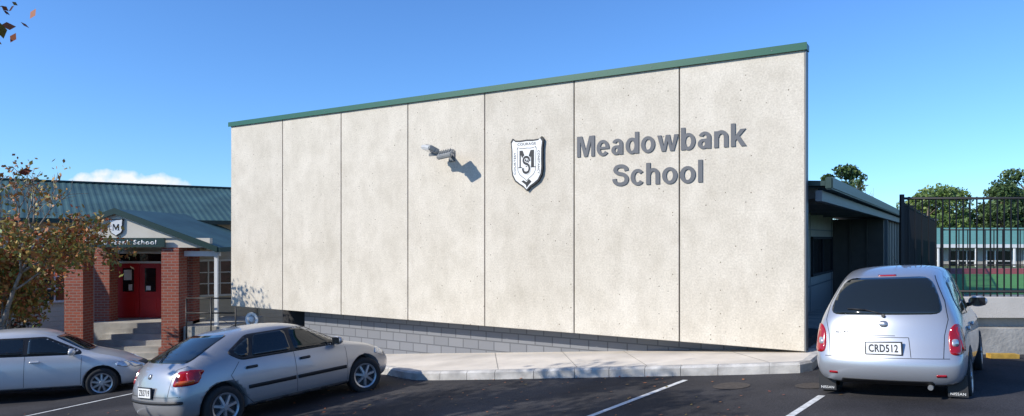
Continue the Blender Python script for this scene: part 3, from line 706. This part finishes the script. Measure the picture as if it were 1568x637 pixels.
def make_car(name,P,loc,ang,paint,rimm,nrm,scale=1.0):
    up=Vector(nrm).normalized(); f=Vector((math.cos(ang),math.sin(ang),0)); f=(f-up*f.dot(up)).normalized(); l=up.cross(f)
    s_=scale
    mw=Matrix((( f.x*s_,l.x*s_,up.x*s_,loc[0]),(f.y*s_,l.y*s_,up.y*s_,loc[1]),(f.z*s_,l.z*s_,up.z*s_,loc[2]),(0,0,0,1)))
    root=empty(name,mw=mw)
    st=P['st']; xr=P['xr']; xf=P['xf']; xm=P['xm']; x0=st[0][0]; x1=st[-1][0]
    Wm=max(s[2] for s in st); R=P['R']
    def rx(x,z):
        if x<xm: return xm+(x-xm)*(interp(xr,z)-xm)/(x0-xm)
        return xm+(x-xm)*(interp(xf,z)-xm)/(x1-xm)
    bm=bmesh.new(); rings=[]
    for (x,zt,W,zb,Wr) in st:
        zc=P['zc']; zr=zt-min(.09,.4*(zt-zb)); z5=min(.74,zb-.06); z4=min(.52,z5-.08)
        h=[(0,zc),(.5*(W-.1),zc),(W-.1,zc),(W-.015,zc+.10),(W,z4),(W-.008,z5),(W-.045,zb),((W-.075)*.5+Wr*.5+.012,(zb+zr)/2),(Wr,zr),(Wr-.11,zt-.03),(Wr*.45,zt-.006),(0,zt)]
        ring=[bm.verts.new((rx(x,z),y,z)) for y,z in h]+[bm.verts.new((rx(x,z),-y,z)) for y,z in h[-2:0:-1]]
        rings.append(ring)
    n=len(rings[0])
    for i in range(len(rings)-1):
        for j in range(n): bm.faces.new((rings[i][j],rings[i][(j+1)%n],rings[i+1][(j+1)%n],rings[i+1][j]))
    for ri,sg,bul in ((0,-1,P['bulr']),(-1,1,P['bulf'])):
        R_=rings[ri]; rows=[]
        rows.append([R_[2],R_[1],R_[0],R_[n-1],R_[n-2]])
        for j in range(3,9):
            a=R_[j];b=R_[n-j]; row=[a]
            for fr in (.5,0,-.5):
                row.append(bm.verts.new((a.co.x+sg*bul*(1-fr*fr),a.co.y*fr,a.co.z)))
            row.append(b); rows.append(row)
        rows.append([R_[9],R_[10],R_[11],R_[12],R_[13]])
        for k in (1,2,3): rows[-1][k].co.x+=sg*bul*.6; rows[0][k].co.x+=sg*bul*.6
        for r in range(len(rows)-1):
            for c in range(4):
                bm.faces.new((rows[r][c],rows[r][c+1],rows[r+1][c+1],rows[r+1][c]))
    bmesh.ops.recalc_face_normals(bm,faces=bm.faces)
    body=obj('body',bm,paint,root,smooth=True,mats=[M['plastic']])
    sm=body.modifiers.new('s','SUBSURF'); sm.levels=3; sm.render_levels=3
    C.view_layer.update(); dg=C.evaluated_depsgraph_get(); me=D.meshes.new_from_object(body.evaluated_get(dg))
    body.modifiers.clear(); body.data=me
    tmp=bmesh.new(); tmp.from_mesh(me); bvh=BVHTree.FromBMesh(tmp); tmp.free()
    bm=bmesh.new()
    for ax_ in P['axles']:
        for s in (-1,1):
            tube(bm,(ax_,s*(Wm-.27),R+.01),(ax_,s*(Wm+.2),R+.01),R+.055,R+.06,40)
    cut=obj('cut',bm,M['plastic'],root)
    bo=body.modifiers.new('b','BOOLEAN'); bo.object=cut; bo.operation='DIFFERENCE'; bo.solver='EXACT'
    C.view_layer.update(); dg=C.evaluated_depsgraph_get(); me2=D.meshes.new_from_object(body.evaluated_get(dg))
    body.modifiers.clear(); body.data=me2; D.objects.remove(cut)
    me2.materials.clear(); me2.materials.append(paint); me2.materials.append(M['plastic'])
    for p in me2.polygons:
        c=p.center; p.material_index=0
        for ax_ in P['axles']:
            if math.hypot(c.x-ax_,c.z-R-.01)<R+.0545: p.material_index=1
        if abs(p.normal.z)>.8 and c.z<.3: p.material_index=1
        p.use_smooth=p.material_index==0
    def cast(v,kind,off):
        if kind=='side+': o=Vector((v.x,3,v.y));d=Vector((0,-1,0));fb=Vector((v.x,Wm,v.y))
        elif kind=='side-': o=Vector((v.x,-3,v.y));d=Vector((0,1,0));fb=Vector((v.x,-Wm,v.y))
        elif kind=='rear': o=Vector((-5,v.x,v.y));d=Vector((1,0,0));fb=Vector((x0-.1,v.x*1.1,v.y))
        elif kind=='front': o=Vector((5,v.x,v.y));d=Vector((-1,0,0));fb=Vector((x1+.1,v.x*1.1,v.y))
        h,nm,_,_=bvh.ray_cast(o,d)
        if h is None: h,nm,_,_=bvh.find_nearest(fb)
        if nm.dot(h-Vector((0,0,.7)))<0: nm=-nm
        return h+nm*off
    def patch(nm,pts,kind,m,off=.006,thick=.012,r=.05,step=.05,smooth=True):
        ol=rpoly(pts,r) if r>0 else [Vector(p) for p in pts]
        bm=bmesh.new(); bm.faces.new([bm.verts.new((p.x,p.y,0)) for p in ol])
        xs_=[p.x for p in ol];ys_=[p.y for p in ol]
        for k in range(1,int((max(xs_)-min(xs_))/step)+1):
            bmesh.ops.bisect_plane(bm,geom=bm.verts[:]+bm.edges[:]+bm.faces[:],plane_co=(min(xs_)+k*step,0,0),plane_no=(1,0,0))
        for k in range(1,int((max(ys_)-min(ys_))/step)+1):
            bmesh.ops.bisect_plane(bm,geom=bm.verts[:]+bm.edges[:]+bm.faces[:],plane_co=(0,min(ys_)+k*step,0),plane_no=(0,1,0))
        for v in bm.verts: v.co=cast(v.co.copy(),kind,off)
        bmesh.ops.recalc_face_normals(bm,faces=bm.faces)
        ctr=Vector((0,0,.7)); s=sum((f.normal.dot(f.calc_center_median()-ctr) for f in bm.faces))
        if s<0: bmesh.ops.reverse_faces(bm,faces=bm.faces)
        o=obj(nm,bm,m,root,smooth=smooth); md=o.modifiers.new('so','SOLIDIFY'); md.thickness=thick; md.offset=-1
        return o
    def line(nm,pts,kind,m,w=.007,off=.002):
        bm=bmesh.new()
        for k in range(len(pts)-1):
            a=Vector(pts[k]);b=Vector(pts[k+1]);d=b-a;n_=max(1,int(d.length/.05));p=Vector((-d.y,d.x)).normalized()*w/2;pr=None
            for i in range(n_+1):
                c=a+d*i/n_; v=[bm.verts.new(cast(c-p,kind,off)),bm.verts.new(cast(c+p,kind,off))]
                if pr: bm.faces.new((pr[0],v[0],v[1],pr[1]))
                pr=v
        return obj(nm,bm,m,root)
    for ax_ in P['axles']:
        for s in (-1,1): wheel(root,ax_,s*(Wm-.10),R,.19,s,P['spokes'],rimm,steer=P.get('steer',0) if ax_>0 else 0)
    for s,k in ((1,'side+'),(-1,'side-')):
        for i,wp in enumerate(P['sidewin']): patch('side_window_%d'%i,wp,k,M['carglass'],off=.004,thick=.006,r=.06)
        if 'winframe' in P: patch('window_surround',P['winframe'],k,M['black'],off=.0015,thick=.004,r=.08)
        for i,ln in enumerate(P['seams']): line('door_seam_%d'%i,ln,k,M['black'])
        for i,(hx,hz) in enumerate(P['handles']): patch('door_handle',[(hx-.09,hz-.018),(hx+.09,hz-.018),(hx+.09,hz+.022),(hx-.09,hz+.022)],k,P.get('handlemat',paint),off=.03,thick=.025,r=.02)
        for i,rb in enumerate(P.get('rub',[])): patch('rub_strip',rb,k,M['plastic'],off=.012,thick=.015,r=.01)
        if 'tails' in P: patch('tail_light_side',P['tails'],k,M['redlens'],off=.010,thick=.02,r=.04,step=.03)
        if 'heads' in P: patch('headlight_side',P['heads'],k,M['clearlens'],off=.008,thick=.02,r=.04,step=.03)
        patch('sill',[(P['axles'][0]+R+.06,P['zc']+.0),(P['axles'][1]-R-.06,P['zc']+.0),(P['axles'][1]-R-.06,P['zc']+.07),(P['axles'][0]+R+.06,P['zc']+.07)],k,M['plastic'],off=.004,r=.01)
        mxx,mz=P['mirror']; p=cast(Vector((mxx,mz)),k,0)
        bm=bmesh.new(); bmesh.ops.create_icosphere(bm,subdivisions=3,radius=1)
        for v in bm.verts: v.co=Vector((max(v.co.x*.09,-.035),v.co.y*.115,v.co.z*.075))
        mo=obj('door_mirror',bm,paint,root,smooth=True); mo.location=(mxx,p.y+s*.12,mz+.05); 
        bm=bmesh.new(); tube(bm,(mxx,p.y-s*.02,mz),(mxx,p.y+s*.10,mz+.03),.03,.025,8); obj('mirror_arm',bm,M['plastic'],root)
        box('mirror_glass',(-.04,-.09,-.055),(-.0355,.09,.055),M['glass'],mo)
    for nm,pts,kind,mm,off,th,r in P['patches']:
        patch(nm,pts,kind,M[mm],off,th,r,step=.04)
        if kind in('rear','front') and min(p[0] for p in pts)>0.02:
            patch(nm,[(-a,b) for a,b in pts],kind,M[mm],off,th,r,step=.04)
    for pts,kind in P['lines']: line('panel_gap',pts,kind,M['black'])
    if 'plate' in P:
        tx,zz=P['plate']; p=cast(Vector((0,zz)),'rear',.0)
        pl=empty('number_plate'); pl.parent=root; pl.location=(p.x-.03,0,zz); pl.rotation_euler=(0,math.radians(P.get('ptilt',4)),0)
        box('surround',(0,-.2,-.08),(.02,.2,.08),M['black'],pl); box('plate',(-.004,-.185,-.066),(-.0005,.185,.066),M['silverplate'],pl)
        text('plate_text',tx,M['black'],pl,(-.0045,0,-.04),.31,.085,rot=(math.pi/2,0,-math.pi/2),ext=.001,bold=.02,anchor='C')
    return root,cast,patch,line

micra=dict(zc=.23,xm=-.1,R=.295,axles=(-1.19,1.22),spokes=7,bulr=.09,bulf=.14,
 xr=[(.2,-1.70),(.32,-1.80),(.50,-1.85),(.57,-1.82),(.64,-1.72),(.9,-1.70),(1.02,-1.65),(1.2,-1.53),(1.4,-1.32),(1.56,-1.08)],
 xf=[(.2,1.72),(.4,1.80),(.6,1.78),(.8,1.7),(1.6,1.7)],
 st=[(-1.82,1.51,.73,.98,.48),(-1.70,1.545,.80,.98,.53),(-1.35,1.59,.83,.97,.56),(-.9,1.615,.83,.95,.585),(-.4,1.62,.83,.93,.60),(-.0,1.60,.83,.92,.60),(.35,1.53,.83,.91,.58),(.75,1.26,.825,.92,.60),(1.05,1.08,.82,.91,.63),(1.35,.98,.81,.86,.62),(1.6,.86,.76,.76,.56),(1.78,.70,.60,.62,.42)],
 sidewin=[[(-.42,.97),(-.42,1.44),(.18,1.43),(.72,1.10),(.78,.99)],[(-.50,.98),(-.50,1.45),(-.92,1.40),(-1.16,1.14),(-1.10,1.01)]],
 seams=[[(-.46,.3),(-.46,.97)],[(.82,.3),(.84,.95)],[(-.46,.3),(.82,.3)],[(-1.08,.72),(-.98,.45),(-.86,.3),(-.46,.3)],[(-1.08,.72),(-1.12,.98)]],
 handles=[(-.30,.83),(-1.0,.84)],handlemat=M['silver'],
 tails=[(-1.54,.68),(-1.53,.88),(-1.58,.92),(-1.635,.88),(-1.645,.66),(-1.58,.63)],
 heads=[(1.2,.78),(1.45,.7),(1.6,.7),(1.5,.85),(1.3,.88)],
 mirror=(.66,1.0),plate=('CRD512',.68),ptilt=4,
 patches=[('rear_window',[(-.61,1.06),(.61,1.06),(.57,1.24),(.47,1.485),(-.47,1.485),(-.57,1.24)],'rear','carglass',.006,.008,.12),
  ('windscreen',[(-.60,1.06),(.60,1.06),(.52,1.44),(-.52,1.44)],'front','carglass',.005,.008,.08),
  ('tail_light',[(.655,.63),(.65,.84),(.69,.93),(.75,.95),(.79,.8),(.79,.62),(.72,.60)],'rear','redlens',.012,.022,.08),
  ('tail_light_inner',[(.68,.70),(.68,.78),(.735,.78),(.735,.70)],'rear','clearlens',.016,.01,.03),
  ('badge',[(-.045,.92),(.045,.92),(.045,.99),(-.045,.99)],'rear','rim',.012,.014,.045),
  ('bumper_vent',[(-.5,.26),(.5,.26),(.48,.31),(-.48,.31)],'rear','plastic',.003,.01,.02),
  ('brake_light',[(-.10,1.503),(.10,1.503),(.10,1.515),(-.10,1.515)],'rear','redlens',.01,.01,.01),
  ('reflector',[(.52,.36),(.62,.36),(.62,.39),(.52,.39)],'rear','redlens',.004,.008,.01),
  ('headlight',[(.4,.66),(.66,.70),(.68,.84),(.5,.82)],'front','clearlens',.01,.02,.06)],
 lines=[([(-.66,.57),(.66,.57)],'rear'),([(-.60,.575),(-.615,.82),(-.655,1.0),(-.62,1.2),(-.50,1.49)],'rear'),([(.50,1.49),(.62,1.2),(.655,1.0),(.615,.82),(.60,.575)],'rear'),([(-.28,.58),(-.26,.80),(.26,.80),(.28,.58)],'rear'),([(-.12,.82),(.12,.82)],'rear')])
ah=math.radians(90-35.8)
mc=(5.36,9.58)
root,cast,patch,line=make_car('parked_car',micra,(mc[0],mc[1],G(4.95,mc[1])-.06),ah,M['silver'],M['rim'],(-.05,.037,1),scale=.975)
bm=bmesh.new()
ps=[cast(Vector((y,z)),'rear',.02) for y,z in ((.0,1.06),(.2,1.11),(.40,1.12))]
for a,b in zip(ps,ps[1:]): tube(bm,a,b,.009,.006,6)
a=cast(Vector((.0,1.045)),'rear',.0); tube(bm,a,a+Vector((-.03,0,.01)),.022,.018,12)
tube(bm,(-.2,0,1.60),(-.55,0,1.74),.005,.003,5)
obj('rear_wiper_and_aerial',bm,M['plastic'],root)
boxes('mud_flaps',[((-1.60,-.80,.11),(-1.58,-.60,.36)),((-1.60,.60,.11),(-1.58,.80,.36))],M['plastic'],root)
for y in (-.70,.70): text('flap_text','NISSAN',M['white'],root,(-1.602,y,.13),.15,.03,rot=(math.pi/2,0,-math.pi/2),ext=.001,anchor='C')
q=cast(Vector((.48,.86)),'rear',.004); text('model_badge','MICRA',M['letter'],root,(q.x-.012,.46,.84),.17,.04,rot=(math.pi/2,0,-math.pi/2),ext=.006,anchor='C')
bm=bmesh.new(); tube(bm,(-1.6,-.45,.24),(-1.82,-.45,.235),.028,.028,12); obj('exhaust',bm,M['grey'],root)

astra=dict(zc=.2,xm=-.1,R=.305,axles=(-1.30,1.31),spokes=7,bulr=.10,bulf=.14,steer=-.25,
 xr=[(.2,-1.86),(.34,-1.95),(.52,-1.96),(.60,-1.91),(.88,-1.87),(.95,-1.82),(1.0,-1.70),(1.2,-1.30),(1.36,-.97),(1.45,-.85)],
 xf=[(.2,1.95),(.4,2.06),(.58,2.02),(.8,1.95),(1.6,1.95)],
 st=[(-1.95,1.34,.70,.95,.52),(-1.82,1.36,.80,.95,.56),(-1.4,1.38,.85,.95,.60),(-.9,1.395,.855,.93,.61),(-.4,1.40,.855,.92,.62),(0,1.395,.855,.91,.62),(.35,1.34,.855,.90,.60),(.8,1.11,.85,.89,.62),(1.12,.965,.845,.87,.66),(1.5,.90,.83,.82,.64),(1.82,.80,.77,.72,.58),(2.03,.66,.62,.58,.44)],
 winframe=[(-.99,.93),(-1.18,1.06),(-.78,1.29),(.26,1.305),(.90,1.0),(.93,.92)],
 sidewin=[[(-.04,.95),(-.04,1.275),(.22,1.27),(.77,1.01),(.80,.95)],[(-.12,.955),(-.12,1.275),(-.66,1.265),(-.80,.965)],[(-.86,.97),(-.74,1.25),(-1.08,1.08),(-.98,.98)]],
 seams=[[(-.08,.3),(-.08,.93)],[(.92,.3),(.93,.90)],[(-.08,.28),(.92,.28)],[(-1.18,.74),(-1.02,.45),(-.84,.28),(-.08,.28)],[(-1.18,.74),(-1.02,.92)]],
 handles=[(.10,.80),(-.84,.81)],rub=[[(-.92,.50),(-.10,.50),(-.10,.555),(-.92,.555)],[(-.06,.50),(.90,.50),(.90,.555),(-.06,.555)]],
 tails=[(-1.60,.78),(-1.62,.90),(-1.74,.91),(-1.78,.86),(-1.79,.72),(-1.72,.71)],
 heads=[(1.55,.66),(1.62,.76),(1.80,.74),(1.84,.64),(1.76,.60)],
 mirror=(.74,.94),plate=('ZB3719',.62),ptilt=4,handlemat=M['plastic'],
 patches=[('rear_window',[(-.63,1.00),(.63,1.00),(.50,1.315),(-.50,1.315)],'rear','carglass',.006,.008,.08),
  ('windscreen',[(-.60,.98),(.60,.98),(.52,1.30),(-.52,1.30)],'front','carglass',.005,.008,.08),
  ('tail_light',[(.58,.70),(.60,.90),(.78,.90),(.80,.70)],'rear','redlens',.010,.02,.04),
  ('turn_light',[(.62,.72),(.63,.77),(.78,.77),(.78,.72)],'rear','orange',.014,.01,.01),
  ('bumper_strip',[(-.74,.46),(.74,.46),(.74,.50),(-.74,.50)],'rear','plastic',.012,.014,.01),
  ('badge',[(-.04,.80),(.04,.80),(.04,.87),(-.04,.87)],'rear','rim',.012,.014,.04),
  ('headlight',[(.42,.58),(.70,.60),(.69,.74),(.46,.70)],'front','clearlens',.01,.02,.05),
  ('grille',[(-.3,.6),(.3,.6),(.33,.68),(-.33,.68)],'front','plastic',.008,.012,.03)],
 lines=[([(-.72,.56),(.72,.56)],'rear'),([(-.52,.57),(-.54,.92),(-.66,.96)],'rear'),([(.52,.57),(.54,.92),(.66,.96)],'rear')])
aa=math.radians(52)
root,cast,patch,line=make_car('parked_car.001',astra,(-3.96,11.74,G(-3.98,11.8)-.03),aa,M['silver2'],M['rim'],(-.09,.037,1))
bm=bmesh.new()
ps=[cast(Vector((y,z)),'rear',.02) for y,z in ((.0,1.0),(.15,1.08),(.34,1.14))]
for a,b in zip(ps,ps[1:]): tube(bm,a,b,.009,.006,6)
tube(bm,(-.55,0,1.39),(-.85,0,1.56),.005,.003,5)
obj('rear_wiper_and_aerial',bm,M['plastic'],root)
cor=copy.copy(astra); cor['steer']=0; cor['spokes']=9
cor['st']=[(a,(b+.05 if b>1.0 else b),c,d+.01,e) for a,b,c,d,e in astra['st']]
cor['rub']=[]; cor['plate']=('EFR284',.62); cor['handlemat']=M['white_car']
make_car('parked_car.002',cor,(-10.25,15.25,G(-10.25,15.25)),math.radians(24),M['white_car'],M['rim'],(0,.037,1))

# ---------------------------------------------------------------- sky, sun, camera
w=D.worlds.new('World'); SC.world=w; w.use_nodes=True; nt=w.node_tree; L=nt.links
bg=nt.nodes['Background']
sky=nn(nt,'ShaderNodeTexSky',sky_type='NISHITA'); sky.sun_disc=False
el=math.asin(-SUN.z); sky.sun_elevation=el; sky.sun_rotation=math.atan2(-SUN.x,-SUN.y); sky.air_density=1.0; sky.dust_density=.2; sky.ozone_density=2.0
bg.inputs['Strength'].default_value=.135
tint=nn(nt,'ShaderNodeMix',data_type='RGBA',blend_type='MULTIPLY'); tint.inputs[0].default_value=1; tint.inputs[7].default_value=(.60,.98,1.50,1)
L.new(sky.outputs[0],tint.inputs[6])
tc=nn(nt,'ShaderNodeTexCoord'); sx=nn(nt,'ShaderNodeSeparateXYZ'); L.new(tc.outputs['Generated'],sx.inputs[0])
def mth(op,a,b=None,cl=False):
    n=nn(nt,'ShaderNodeMath',operation=op); n.use_clamp=cl
    for i,v in enumerate((a,b)):
        if v is None: continue
        if isinstance(v,(int,float)): n.inputs[i].default_value=v
        else: L.new(v,n.inputs[i])
    return n.outputs[0]
yy=mth('MAXIMUM',sx.outputs[1],.05)
px=mth('DIVIDE',sx.outputs[0],yy); pz=mth('DIVIDE',sx.outputs[2],yy)
ns=nn(nt,'ShaderNodeTexNoise'); ns.inputs['Scale'].default_value=34; ns.inputs['Detail'].default_value=8; L.new(tc.outputs['Generated'],ns.inputs['Vector'])
ex=mth('POWER',mth('ABSOLUTE',mth('DIVIDE',mth('ADD',px,.545),.085)),2); ez=mth('POWER',mth('ABSOLUTE',mth('DIVIDE',mth('SUBTRACT',pz,.074),.024)),2)
ms=mth('SUBTRACT',mth('ADD',mth('MULTIPLY',ns.outputs['Fac'],2.4),-.25),mth('ADD',ex,ez))
ms=mth('MULTIPLY',ms,2.,True)
mxw=nn(nt,'ShaderNodeMix',data_type='RGBA'); L.new(ms,mxw.inputs[0]); mxw.inputs[7].default_value=(7.,7.3,7.8,1)
L.new(tint.outputs[2],mxw.inputs[6]); L.new(mxw.outputs[2],bg.inputs[0])
sl=D.lights.new('sun','SUN'); sl.energy=4.95; sl.angle=math.radians(.53); sl.color=(1,.945,.85)
so=D.objects.new('sun',sl); COL.objects.link(so); so.rotation_euler=SUN.to_track_quat('-Z','Y').to_euler()
cam=D.cameras.new('camera'); co=D.objects.new('camera',cam); COL.objects.link(co)
co.location=(0,0,1.95); co.rotation_euler=(math.pi/2,0,0); cam.sensor_width=36; cam.lens=24.89; cam.shift_y=.0303; cam.clip_end=2000; cam.clip_start=.05
SC.camera=co
SC.view_settings.view_transform='Standard'; SC.view_settings.look='None'; SC.view_settings.exposure=0
